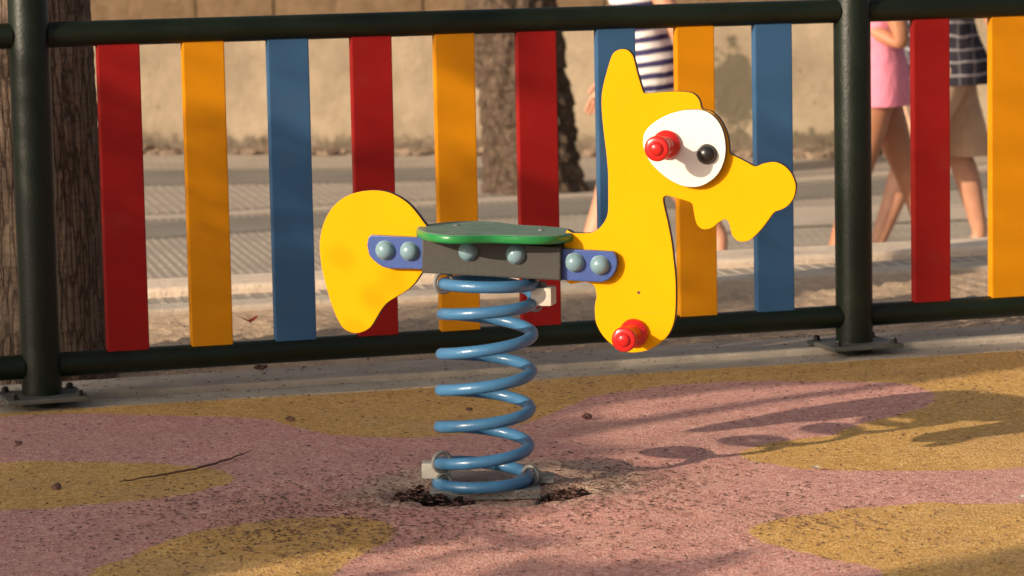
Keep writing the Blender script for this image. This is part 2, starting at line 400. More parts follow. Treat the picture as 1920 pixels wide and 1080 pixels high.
def sdf(px, py, poly):                                    # signed distance, positive inside
    A = poly; B = np.roll(poly, -1, 0); d = np.full(px.shape, 1e9); ins = np.zeros(px.shape, bool)
    for a, b in zip(A, B):
        e = b-a; wx = px-a[0]; wy = py-a[1]; t = np.clip((wx*e[0]+wy*e[1])/(e@e+1e-12), 0, 1)
        d = np.minimum(d, (wx-e[0]*t)**2+(wy-e[1]*t)**2)
        c = (a[1] > py) != (b[1] > py)
        xi = a[0]+(py-a[1])*e[0]/(e[1] if abs(e[1]) > 1e-12 else 1e-12)
        ins ^= c & (px < xi)
    d = np.sqrt(d); return np.where(ins, d, -d)
def spoly(P, n=5): return gpoly(catmull(P, n))

# kerb lines of the fence strip
KF = [gnd(168, 765), gnd(1920, 656)]                      # front edge of the apron
kd = (KF[1]-KF[0]).normalized(); kn = Vector((-kd.y, kd.x, 0))   # kn points away from the camera
def kpt(s, o, z=0): return KF[0]+kd*s+kn*o+Vector((0, 0, z))

# ------------------------------------------------------------------ setting: rubber playground surface
def rubber_surface():
    xs = np.concatenate([np.linspace(-9, -1.6, 12)[:-1], np.arange(-1.6, 1.6, .018), np.linspace(1.6, 9, 12)])
    ss = np.concatenate([np.linspace(-7.5, -2.75, 12)[:-1], np.arange(-2.75, 0.0, .018), [0.004]])
    # grid in (x, distance in front of the apron edge)
    X, Sg = np.meshgrid(xs, ss)
    y0 = KF[0].y + (X-KF[0].x)*kd.y/kd.x
    Y = y0+Sg*(1/kd.x)
    o = np.full(X.shape, -1e9)
    for P in OCHRE: o = np.maximum(o, sdf(X, Y, spoly(P)))
    wn = np.clip(.5+sdf(X, Y, spoly(WORN))*7, 0, 1)
    pts_ = [sdf(X, Y, spoly(p)) for p in PIT]; pt = np.maximum.reduce(pts_); dep = np.clip(pt/.022, 0, 1); hole = np.clip(np.maximum(pts_[0], pts_[2])/.022, 0, 1); pit = hole; low = np.clip(pts_[1]/.018, 0, 1)
    wn = np.maximum(wn, low)
    Z = np.zeros_like(X)
    for i in range(X.shape[0]):
        for j in range(X.shape[1]):
            if abs(X[i, j]) < 1.6 and Y[i, j] > 3.3:
                v = Vector((X[i, j], Y[i, j], 0))
                Z[i, j] = .0035*mn.noise(v*3.1)+.0016*mn.noise(v*14)
                if dep[i, j] > 0: Z[i, j] -= max(hole[i, j]*(.038+.014*mn.noise(v*40)), low[i, j]*(.0135+.006*mn.noise(v*38)))
                elif pt[i, j] > -.05: Z[i, j] += .005*(1+pt[i, j]/.05)*(.3+mn.noise(v*22))
                elif wn[i, j] > .3: Z[i, j] += .006*mn.noise(v*30)
    n, m = X.shape
    vs = np.stack([X, Y, Z], -1).reshape(-1, 3)
    idx = np.arange(n*m).reshape(n, m)
    fs = np.stack([idx[:-1, :-1], idx[:-1, 1:], idx[1:, 1:], idx[1:, :-1]], -1).reshape(-1, 4)
    me = bpy.data.meshes.new('rubber_surface'); me.from_pydata(vs.tolist(), [], fs.tolist())
    for k, a in (('ochre', np.clip(o, -1, 1)), ('worn', wn), ('pit', pit)):
        at = me.attributes.new(k, 'FLOAT', 'POINT'); at.data.foreach_set('value', a.astype(np.float32).ravel())
    ob = objm('rubber_surface', me, M['rubber'], sharp=80); props(ob, kind='structure')
rubber_surface()

def sheet(name, mat, pts, z=None, kind='structure'):
    bm = bmesh.new(); bm.faces.new([bm.verts.new(p) for p in pts]); bmesh.ops.recalc_face_normals(bm, faces=bm.faces[:])
    if bm.faces[:][0].normal.z < 0: bmesh.ops.reverse_faces(bm, faces=bm.faces[:])
    return props(obj(name, bm, mat, smooth=False), kind=kind)
def slab(name, mat, s0, s1, o0, o1, z0, z1, bev=.006, seg=.0):
    bm = bmesh.new(); c = kpt((s0+s1)/2, (o0+o1)/2, (z0+z1)/2)
    box(bm, c, kd, kn, Vector((0, 0, 1)), s1-s0, o1-o0, z1-z0, bev)
    return props(obj(name, bm, mat), kind='structure')
slab('fence_apron', M['apron'], -8, 10, 0, .115, -.12, .001, .003)
slab('fence_kerb', M['kerb'], -8, 10, .124, .31, -.12, .014, .006)
# sand strip between the fence kerb and the raised edge of the plaza
E0, E1 = gnd(400, 583), gnd(1650, 517); ed_ = (E1-E0).normalized(); en = Vector((-ed_.y, ed_.x, 0))
E2 = gnd(400, 557); 
def ept(s, o, z=0): return E0+ed_*s+en*o+Vector((0, 0, z))
oKB = (gnd(400, 537)-E0).dot(en); oA = (gnd(400, 580)-E0).dot(en); oB = (gnd(400, 556)-E0).dot(en)
def sand_strip():
    ns, nt = 420, 60; vs = []
    for i in range(ns+1):
        s = -3.2+6.4*i/ns
        a = kpt(s+1.0, .315); 
        # matching point on the far side
        d = (a-E0); den = kn.dot(en); L = -d.dot(en)/den
        L = max(L, .02)
        for j in range(nt+1):
            p = a+kn*(L*j/nt); v = p*1.0
            e = min(1, min(j, nt-j)/5)
            z = -.004+e*(.006*mn.noise(v*5)+.006*mn.noise(v*17)+.009*mn.noise(v*46)+.005*mn.noise(v*90))
            vs.append((p.x, p.y, z))
    w = nt+1
    fs = [(i*w+j, (i+1)*w+j, (i+1)*w+j+1, i*w+j+1) for i in range(ns) for j in range(nt)]
    me = bpy.data.meshes.new('sand'); me.from_pydata(vs, [], fs)
    props(objm('sand', me, M['sand'], sharp=80), kind='structure')
sand_strip()
def eslab(name, mat, s0, s1, o0, o1, z0, z1, bev):
    bm = bmesh.new(); box(bm, ept((s0+s1)/2, (o0+o1)/2, (z0+z1)/2), ed_, en, Vector((0, 0, 1)), s1-s0, o1-o0, z1-z0, bev)
    return props(obj(name, bm, mat), kind='structure')
eslab('path_edging', M['kerb'], -6, 12, 0.0, .12, -.3, .012, .008)
eslab('path', M['pave'], -6, 12, .122, oB-.002, -.3, .004, .002)
eslab('terrace_kerb', M['kerb2'], -6, 12, oB, oKB, ZP, .03, .012)
# earth body under the terrace
bm = bmesh.new()
pts = [Vector((-9, -9, -.125)), Vector((9, -9, -.125)), Vector((9, ept(0, 0).y+6, -.125))]
ea = ept(-5.9, oKB-.01); eb = ept(9, oKB-.01)
sheet('terrace_earth', M['earth'], [Vector((-30, -30, -.13)), Vector((30, -30, -.13)), Vector((eb.x, eb.y, -.13)), Vector((ea.x, ea.y, -.13)), Vector((-30, ea.y, -.13))])
# plaza
sheet('plaza_paving', M['pave'], [Vector((-60, -20, ZP)), Vector((60, -20, ZP)), Vector((60, 80, ZP)), Vector((-60, 80, ZP))])
def band(mat, pts, dz):  # flat colour sheets on the plaza; the dark ones are painted shade
    sheet('plaza_band', mat, [gnd(x, y, ZP+dz) for x, y in pts])
band(M['band_shade'], [(-300, 462), (300, 446), (620, 424), (1100, 400), (1500, 373), (2200, 330), (2200, 302), (1500, 345), (1100, 374), (620, 398), (300, 415), (-300, 430)], .004)
band(M['band_l'], [(-300, 426), (300, 411), (620, 394), (1100, 370), (1500, 341), (2200, 298), (2200, 286), (1500, 331), (1100, 361), (620, 386), (300, 404), (-300, 420)], .004)
band(M['pave2'], [(-300, 414), (300, 400), (620, 383), (1100, 358), (1500, 328), (2200, 284), (2200, 262), (1500, 306), (1100, 330), (620, 345), (300, 350), (-300, 355)], .004)
band(M['band_shade'], [(-300, 352), (300, 347), (620, 342), (900, 336), (900, 312), (620, 316), (300, 318), (-300, 320)], .004)
band(M['band_l'], [(1300, 440), (1500, 424), (2200, 395), (2200, 372), (1500, 388), (1300, 398)], .008)

# ------------------------------------------------------------------ boundary wall
WL, WR = gnd(300, 284, ZP), gnd(1530, 291, ZP); wd = (WR-WL).normalized(); wn_ = Vector((-wd.y, wd.x, 0))
def wall():
    top = onplane(400, 42, WL, wn_).z
    root = empty('boundary_wall', WL, 'cream plastered wall with damp stains and a brown stone course above, behind the palm', 'wall')
    nx, nz = 200, 24; vs = []; st = []
    sA = (gnd(1385, 300, ZP)-WL).dot(wd)
    for i in range(nx+1):
        s = -9+18*i/nx
        for j in range(nz+1):
            z = ZP-.05+(top-ZP+.05)*j/nz
            p = WL+wd*s; v = Vector((s, z*1.0, 0))
            p = p-wn_*(.02*mn.noise(v*2.5)+.006*mn.noise(v*11))
            vs.append((p.x, p.y, z))
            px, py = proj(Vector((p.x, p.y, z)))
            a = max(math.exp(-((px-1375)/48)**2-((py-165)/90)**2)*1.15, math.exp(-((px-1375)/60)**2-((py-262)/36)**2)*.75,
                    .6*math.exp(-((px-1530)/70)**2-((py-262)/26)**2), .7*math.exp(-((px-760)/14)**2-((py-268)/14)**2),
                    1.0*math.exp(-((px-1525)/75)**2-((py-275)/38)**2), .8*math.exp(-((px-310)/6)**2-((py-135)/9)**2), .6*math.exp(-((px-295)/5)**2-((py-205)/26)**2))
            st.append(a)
    w = nz+1
    fs = [(i*w+j, (i+1)*w+j, (i+1)*w+j+1, i*w+j+1) for i in range(nx) for j in range(nz)]
    me = bpy.data.meshes.new('plaster'); me.from_pydata(vs, [], fs)
    at = me.attributes.new('stain', 'FLOAT', 'POINT'); at.data.foreach_set('value', np.array(st, np.float32))
    objm('plaster_face', me, M['wall'], root, sharp=80)
    me.transform(Matrix.Translation((0, 0, 0)))
    bm = bmesh.new(); box(bm, WL+wd*0+wn_*.24+Vector((0, 0, (top-ZP)/2)), wd, wn_, Vector((0, 0, 1)), 18, .4, top-ZP); obj('wall_core', bm, M['wall'], root, False)
    # stone course: uneven blocks
    bm = bmesh.new(); s = -9
    k = 0
    for row in range(6):
        s = -9-random.random()*.3; z0 = top+.004+row*.30
        while s < 9:
            L = random.uniform(.35, .75)
            box(bm, WL+wd*(s+L/2)+wn_*(.2+random.uniform(-.03, .01))+Vector((0, 0, z0+.148-ZP)), wd, wn_, Vector((0, 0, 1)), L-.005, .46, .294, .010)
            s += L
    obj('stone_course', bm, M['stone'], root)
    # broken plaster and rubble along the foot
    bm = bmesh.new()
    for k in range(420):
        s = random.uniform(-5, 5); r = random.uniform(.015, .06)*(1.6 if random.random()<.08 else 1)
        o = random.uniform(-.28, -.02)
        mt = Matrix.Translation(WL+wd*s+wn_*o+Vector((0, 0, r*.25))) @ Matrix.Rotation(random.random()*6, 4, 'Z') @ Matrix.Diagonal((1.5, 1, .62*random.uniform(.6, 1.2), 1))
        g = bmesh.ops.create_icosphere(bm, subdivisions=1, radius=r, matrix=mt)
        for v in g['verts']: v.co += Vector((random.uniform(-1, 1), random.uniform(-1, 1), random.uniform(-1, 1)))*r*.22
    o = obj('rubble', bm, M['earth'], None, False); props(o, 'broken plaster and rubble along the foot of the cream wall', 'rubble', kind='stuff')
wall()

# ------------------------------------------------------------------ palms
def trunk_mesh(path, radf, nseg, nring, disp):
    vs = []; P = [Vector(p) for p in path]
    for i in range(nring+1):
        t = i/nring; f = t*(len(P)-1); k = min(int(f), len(P)-2); c = P[k].lerp(P[k+1], f-k)
        for j in range(nseg):
            a = 2*PI*j/nseg; r = radf(t, a)+disp(c, a, t)
            vs.append((c.x+r*math.cos(a), c.y+r*math.sin(a), c.z))
    fs = [(i*nseg+j, i*nseg+(j+1) % nseg, (i+1)*nseg+(j+1) % nseg, (i+1)*nseg+j) for i in range(nring) for j in range(nseg)]
    fs.append(tuple(nring*nseg+j for j in range(nseg)))
    me = bpy.data.meshes.new('trunk'); me.from_pydata(vs, [], fs); return me
def palm_crown(top, n, ln, fan):
    bm = bmesh.new()
    for k in range(n):
        a = 2.4*k; e = random.uniform(-.5, 1.1); d = Vector((math.cos(a)*math.cos(e), math.sin(a)*math.cos(e), math.sin(e)))
        side = Vector((-math.sin(a), math.cos(a), 0)); p = Vector(top); sp = [p.copy()]
        for i in range(10):
            p = p+d*(ln/10); d = (d+Vector((0, 0, -.11))).normalized(); sp.append(p.copy())
        for i in range(2 if not fan else 6, 11):
            w = ln*(.22 if not fan else .3)*math.sin(PI*(i+1)/13)
            for s_ in (-1, 1):
                for h in (0, .5):
                    b0 = sp[i-1].lerp(sp[i], h); tip = b0+side*(s_*w)+Vector((0, 0, -.3*w))+d*(.5*w)
                    bm.faces.new([bm.verts.new(b0), bm.verts.new(b0+d*.05), bm.verts.new(tip)])
    return bm
pr = onplane(192, 420, Vector((0, 6.88, 0)), Vector((0, 1, 0)))
c1 = Vector((pr.x-.172, 6.88, -.05))
root = empty('palm_tree', c1, 'palm with a fissured grey brown trunk close behind the left fence post', 'tree')
me = trunk_mesh([c1+Vector((.012, 0, 0)), c1+Vector((-.01, 0, 1.0)), c1+Vector((-.1, 0, 6))], lambda t, a: .168+.03*math.exp(-t*30), 160, 420,
    lambda c, a, t: .004*mn.noise(Vector((math.cos(a)*9, math.sin(a)*9, c.z*1.3)))+.0025*mn.noise(Vector((math.cos(a)*26, math.sin(a)*26, c.z*4)))+.002*mn.noise(Vector((a*3, 3, c.z*60))))
objm('trunk', me, M['bark'], root, sharp=80)
obj('crown', palm_crown(c1+Vector((-.1, 0, 6)), 34, 1.7, True), M['leaf'], root, False)
c2 = gnd(1003, 358, ZP); c2.z = ZP-.03
x0 = onplane(958, 0, c2, Vector((0, 1, 0)))
dirp = (x0-c2)
root = empty('palm_tree', c2, 'thick palm trunk rough with old leaf bases, standing before the cream wall', 'tree')
def bumps(c, a, t):
    u = a/(2*PI)*11; row = c.z/.105; fr = row-math.floor(row); off = .5*(math.floor(row) % 2)
    fu = (u+off) % 1
    return .016*(math.sin(PI*fu)**.7)*(1-fr)-.008+.030*mn.noise(Vector((math.cos(a)*4, math.sin(a)*4, c.z*6)))+.012*mn.noise(Vector((math.cos(a)*14, math.sin(a)*14, c.z*22)))
sc_ = 6000/c2.y
me = trunk_mesh([c2, c2+dirp*.5+Vector((.012, 0, 0)), c2+dirp, c2+dirp*1.9, c2+dirp*1.9+Vector((-.1, 0, 4))], lambda t, a: .265+.075*math.exp(-t*4*6), 150, 560, bumps)
objm('trunk', me, M['bark2'], root, sharp=80)
obj('crown', palm_crown(c2+dirp*1.9+Vector((-.1, 0, 4)), 40, 2.6, False), M['leaf'], root, False)

# ------------------------------------------------------------------ fence
def fence():
    root = empty('playground_fence', FA.copy(), 'low dark green tubular fence with red, yellow and blue slats behind the spring rider', 'fence')
    def fp(s, o=0, z=0): return FA+TF*s+NF*o+Vector((0, 0, z))
    Z1, Z0 = .750, .0832
    for k in (-1, 0, 1, 2):
        s = k*PITCHF
        bm = bmesh.new(); lathe(bm, fp(s, 0, .003), Vector((0, 0, 1)), [(0, .0405), (.86, .0405), (.875, .036), (.885, .02), (.888, 0)], 48)
        post = obj('post', bm, M['green'], root)
        bm = bmesh.new(); box(bm, fp(s, .004, .0215), TF, NF, Vector((0, 0, 1)), .165, .15, .010, .003); fl = obj('base_flange', bm, M['flange'], post)
        for i in (-1, 1):
            for j in (-1, 1):
                bm = bmesh.new(); b = fp(s+i*.066, .004+j*.058, .026)
                lathe(bm, b, Vector((0, 0, 1)), [(0, .010), (.003, .010), (.003, .0078), (.009, .0078), (.0105, .0055), (.012, .005), (.0125, 0)], 6); obj('bolt', bm, M['black'], post, True, sharp=20)
        if k < 2:
            for zz, r, nm in ((Z1, .0258, 'top_rail'), (Z0, .0248, 'bottom_rail')):
                bm = bmesh.new(); a = fp(s+.030, 0, zz); b = fp(s+PITCHF-.030, 0, zz); L = (b-a).length
                lathe(bm, a, TF, [(0, r*.8), (.006, r), (L-.006, r), (L, r*.8)], 40); obj(nm, bm, M['green'], root)
    def slat(s, col, zr):
        bm = bmesh.new(); box(bm, fp(s, .001, (Z1+Z0)/2), TF, NF, Vector((0, 0, 1)), .0868, .022, Z1-Z0+.012-.002, .0028)
        nm = {'r': 'red', 'y': 'yellow', 'b': 'blue'}[col]
        o = obj('slat', bm, {'r': M['s_red'], 'y': M['s_yel'], 'b': M['s_blu']}[col], root, label=nm+' painted slat')
    q = lambda x: (onplane(x, 320, FA, NF)-FA).dot(TF)
    mids = [(228, 'r'), (386.5, 'y'), (544.5, 'b'), (700, 'r'), (855, 'y'), (1008, 'r'), (1156, 'b'), (1303.5, 'y'), (1449, 'b')]
    for x, c in mids: slat(q(x), c, 0)
    s0 = q(1744); s1 = q(1888)
    for k, c in enumerate('rybrybryb'): slat(s0+k*(s1-s0), c, 0)
fence()

# ------------------------------------------------------------------ spring rider
def rider():
    root = empty('spring_rider', CS.copy(), 'yellow camel shaped spring rider with green seat, red handles and blue spring', 'spring rider')
    pl = lambda off: CS+NR*off
    def up(pts, off): return [onplane(x, y, pl(off), NR) for x, y in pts]
    def board(name, pts, front, thick, mats, parent=root, n=3, bevel=.0014, edge=True, label=None):
        bm = bmesh.new(); prism(bm, up(catmull(pts, n) if n > 1 else pts, front), NR*(-thick), bevel)
        if edge:
            for f in bm.faces:
                if abs(f.normal.dot(NR)) < .45: f.material_index = 1
        return obj(name, bm, mats, parent, sharp=50, label=label)
    BF = .008
    HEAD = [(1060, 437), (1074, 437), (1104, 437), (1118.5, 431.5), (1129.6, 421), (1137, 408), (1140, 393), (1140.3, 356), (1139.6, 319), (1136, 282), (1131.5, 245), (1128, 208),
     (1128, 178.5), (1132.6, 152.6), (1140.7, 123), (1146.3, 106), (1152.6, 97), (1163, 92.3), (1174, 92.8), (1182, 98), (1188, 108), (1194.4, 134), (1202, 160), (1205.5, 171), (1209, 174.6),
     (1222, 174.2), (1259, 171.5), (1285, 172), (1300, 175.5), (1309, 184), (1313, 193), (1315.5, 203), (1322, 205.5), (1335, 210), (1350, 224), (1361, 245), (1366, 264), (1367.5, 283), (1371.6, 289.5), (1392.6, 300), (1412, 310.5), (1419, 311.5),
     (1430, 307), (1444, 304), (1457, 304.4), (1472, 312), (1483, 324), (1490.5, 340), (1492, 354), (1488, 371), (1478, 385), (1465, 393), (1452, 398), (1442.6, 410), (1430, 427),
     (1415, 443), (1404, 451), (1392.6, 453.5), (1381.5, 451), (1373, 441.5), (1369.6, 430), (1366.7, 419), (1363, 413), (1357.4, 411.5), (1348, 417), (1337, 426), (1326, 430), (1317, 429.6), (1308, 423),
     (1303.7, 412), (1300.7, 397), (1298.5, 384), (1293, 379), (1278, 374), (1259, 369), (1250, 367), (1245, 369), (1243.3, 375), (1246, 390), (1252, 415.5), (1259, 452.6), (1263.5, 490), (1266.5, 520),
     (1267.3, 553), (1266.5, 583), (1263.3, 605), (1255, 625), (1241.7, 640), (1225, 652), (1206.7, 659), (1180, 661), (1160, 654), (1145.8, 645), (1133, 633), (1123, 618), (1117, 603), (1115, 586.7), (1115.5, 570),
     (1118, 558), (1118, 551.7), (1116, 541.7), (1111.7, 534), (1095, 528), (1060, 526)]
    board('head_board', HEAD, BF, .016, [M['yellow'], M['edge']], label='yellow camel head and neck board with a stubby snout')
    bm = bmesh.new(); lathe(bm, onplane(1197.5, 548.5, pl(BF), NR), NR, [(-.001, .0030), (.0004, .0028), (.0008, .0012), (.0009, 0)], 9); obj('scuff_mark', bm, M['crumb'], root)
    TAIL = [(599.2, 466.7), (601, 441), (608, 415), (623, 389), (645, 370), (671, 360), (700.7, 356.7), (726.7, 360), (749, 370), (767, 383), (782, 400), (793, 415), (800, 425), (808, 450), (806, 490), (797, 505), (789.6, 513),
     (778.5, 530), (764, 544), (745, 555.6), (727, 567), (715.6, 580), (706, 596), (695, 613), (682, 621.5), (667, 625), (652.6, 621.5), (640, 611), (626.7, 585), (615.6, 552), (604, 507)]
    board('tail_board', TAIL, BF, .016, [M['yellow'], M['edge']], label='yellow rounded tail board')
    EYE = [(1205.5, 264.4), (1208, 250), (1218.7, 236), (1238, 222), (1259, 212.5), (1280, 207), (1299.6, 205.5), (1315.5, 206.4), (1331, 212.5), (1343.6, 224), (1352.4, 238), (1357.7, 254), (1360.3, 271.5),
     (1360.3, 285.5), (1357.7, 301.4), (1350.6, 319), (1340, 333), (1324, 344.5), (1310, 349.7), (1292.6, 350.6), (1275, 347), (1255.6, 337.4), (1238, 324), (1222, 308), (1211.7, 291), (1206.4, 276.7)]
    EF = BF+.015
    eye = board('eye_plate', EYE, EF, .0145, [M['white'], M['eyeedge']])
    PF = BF+.015
    board('side_plate', [(812, 447), (695, 441), (690.5, 446), (688, 459), (692, 478), (699, 487), (708, 494.5), (717, 500), (727, 503), (812, 505)], PF, .0145, [M['blueplate'], M['blueplate']], n=1, label='blue side plate with clipped round end')
    board('side_plate', [(1030, 465.5), (1148, 472), (1152.5, 476), (1155.8, 484), (1157, 494), (1154.5, 506), (1149, 516), (1140, 524.5), (1128, 529), (1030, 524)], PF, .0145, [M['blueplate'], M['blueplate']], n=1, label='blue side plate at the neck')
    # grey block between the plates, as deep as it needs to carry the seat
    BKF = .036
    bm = bmesh.new(); prism(bm, up([(791, 446), (1050.5, 464), (1051, 526.5), (790.5, 512)], BKF), NR*(-2*BKF), .003)
    block = obj('seat_block', bm, M['block'], root)
    # seat
    a = onplane(785, 423, pl(0), NR); b = onplane(1077, 436, pl(0), NR); ex = (b-a).normalized(); ey = -NR; ez = ex.cross(ey)
    if ez.z < 0: ez = -ez
    L = (b-a).length
    prof = [(785, .0), (787, .018), (793, .042), (806, .068), (826, .095), (852, .116), (880, .124), (905, .118), (925, .104), (945, .092), (970, .086), (1000, .084), (1025, .078), (1045, .068), (1060, .052), (1070, .032), (1075.5, .014), (1077, 0)]
    half = [((x-785)/292*L, w) for x, w in prof]
    loop = half+[(x, -w) for x, w in half[-2:0:-1]]
    loop = catmull(loop, 3)
    bm = bmesh.new(); prism(bm, [a+ex*x+ey*w for x, w in loop], ez*(-.015), .0048)
    for f in bm.faces: f.material_index = 0 if f.normal.dot(ez) > .9 else 1
    seat = obj('seat', bm, [M['seattop'], M['seatrim']], root, sharp=60)
    for px, w in ((848, .028), (1012, .012)):
        bm = bmesh.new(); p = a+ex*((px-785)/292*L)+ey*w
        lathe(bm, p, ez, [(-.002, .0055), (.0012, .0055), (.0026, .003), (.003, 0)], 16); obj('screw', bm, M['steel'], seat)
    # domed bolt caps
    R_ = .0160
    dome = [(-.001, R_*1.03), (.0022, R_*1.03), (.0026, R_*.97)]+[(.0026+.0125*math.sin(t), R_*.97*math.cos(t)) for t in [i*PI/2/9 for i in range(1, 9)]]+[(.0151, 0)]
    for x, y, off in ((722, 469, PF), (768, 471, PF), (878, 471, BKF), (967, 477, BKF), (1078, 492, PF), (1125, 497, PF)):
        bm = bmesh.new(); p = onplane(x, y, pl(off), NR); lathe(bm, p, NR, dome, 32); obj('bolt_cap', bm, M['cap'], root, sharp=40)
    bm = bmesh.new(); p = onplane(1325.5, 289, pl(EF), NR); k = 1.03
    lathe(bm, p, NR, [(h*k, r*k) for h, r in dome], 32); obj('pupil', bm, M['black'], eye, sharp=40)
    # peg handles
    def handle(x, y, off):
        p = onplane(x, y, pl(off), NR); ax = (NR+TR*-.02+Vector((0, 0, -.02))).normalized()
        pf = [(-.001, .0215), (.001, .0235), (.004, .0245), (.007, .0235), (.0105, .019), (.014, .0152), (.020, .0135), (.040, .013), (.060, .0132), (.064, .0150), (.0665, .0188), (.0695, .0208), (.0735, .0212), (.0775, .0203), (.0795, .018),
              (.0797, .0118), (.0815, .0112), (.0835, .0095), (.0852, .006), (.0858, 0)]
        bm = bmesh.new(); lathe(bm, p, ax, pf, 40); return bm
    obj('handle', handle(1250, 271, EF), M['red'], root, sharp=50, label='red peg handle fixed to the eye plate')
    obj('handle', handle(1189, 624, BF), M['red'], root, sharp=50, label='red peg footrest at the bottom of the neck')
    # spring: heights at every half turn, starting on the left
    V = Vector((0, -1, 0))
    ys = [902, 895, 866, 837, 798, 767, 730, 697, 662, 628, 587, 566, 530, 533]
    xc = lambda y: 905.5+(900-y)*(916.5-905.5)/(900-530)
    zs = [onplane(xc(y), y, CS, V).z for y in ys]
    R, r = .0768, .0102
    pts = []; N = len(ys)-1
    for k in range(-8, N*44+9):
        t = k/44; i = min(max(int(math.floor(t)), 0), N-1); f = t-i
        g = lambda j: zs[min(max(j, 0), N)]
        if i == 11: f = f**.45
        p0, p1, p2, p3 = g(i-1), g(i), g(i+1), g(i+2)
        z = .5*((2*p1)+(p2-p0)*f+(2*p0-5*p1+4*p2-p3)*f*f+(3*p1-p0-3*p2+p3)*f**3)
        ang = PI+t*PI                                     # left, front (towards -Y), right, back
        cx = onplane(xc(min(900, max(520, 911-z*1085))), 911-z*1085, CS, V).x
        pts.append(Vector((cx+R*math.cos(ang), CS.y+R*math.sin(ang), z)))
    bm = bmesh.new(); tube(bm, pts, r, 18); spring = obj('spring', bm, M['spring'], root, sharp=60)
    # clamps that hold the end turns
    X, Y, Z = Vector((1, 0, 0)), Vector((0, 1, 0)), Vector((0, 0, 1))
    bm = bmesh.new(); box(bm, onplane(817, 882, CS, V)+Y*.012, X, Y, Z, .048, .040, .027, .004); cl = obj('clamp_block', bm, M['clamp'], root)
    bm = bmesh.new(); box(bm, onplane(1019, 553, CS, V)-Y*.012, (X-Y*.25).normalized(), (Y+X*.25).normalized(), Z, .036, .040, .031, .003); cu = obj('clamp_block', bm, M['clamp'], root)
    def ring(x, y, rad, th, tilt, parent, dy=0.0, a0=0, a1=2*PI):
        c = onplane(x, y, CS, V)+Y*dy; P = []
        for i in range(25):
            a = a0+(a1-a0)*i/24; P.append(c+Vector((math.sin(tilt)*0+rad*math.cos(a)*math.cos(tilt), rad*math.cos(a)*math.sin(tilt), rad*math.sin(a))))
        bm = bmesh.new(); tube(bm, P, th, 10); return obj('u_bolt', bm, M['steel'], parent)
    ring(829, 864, .0165, .0036, .5, cl, -.012); ring(832, 903, .0150, .0036, .5, cl, -.012)
    ring(832, 528, .0168, .0036, .5, root, -.012)
    ring(995, 890, .0155, .0036, -.6, root, -.006)
    ring(1003, 569, .0135, .0028, -.6, cu, .008)
    bm = bmesh.new(); lathe(bm, onplane(1016, 541, CS, V)+Vector((0, -.008, -.006)), Z, [(0, .006), (.012, .006), (.012, .0085), (.019, .0085), (.02, 0)], 6); obj('clamp_bolt', bm, M['steel'], cu, sharp=20)
    bm = bmesh.new(); box(bm, onplane(1016, 898, CS, V)+Y*.01, X, Y, Z, .042, .035, .014, .003); obj('clamp_foot', bm, M['steel'], root)
    # steel base plate sunk in the worn hole
    bm = bmesh.new(); f0 = gnd(898, 937, -.012)
    box(bm, Vector((CS.x+.002, f0.y+.100, -.0050)), X, Y, Z, .188, .20, .016, .002); obj('base_plate', bm, M['steel'], root)
rider()

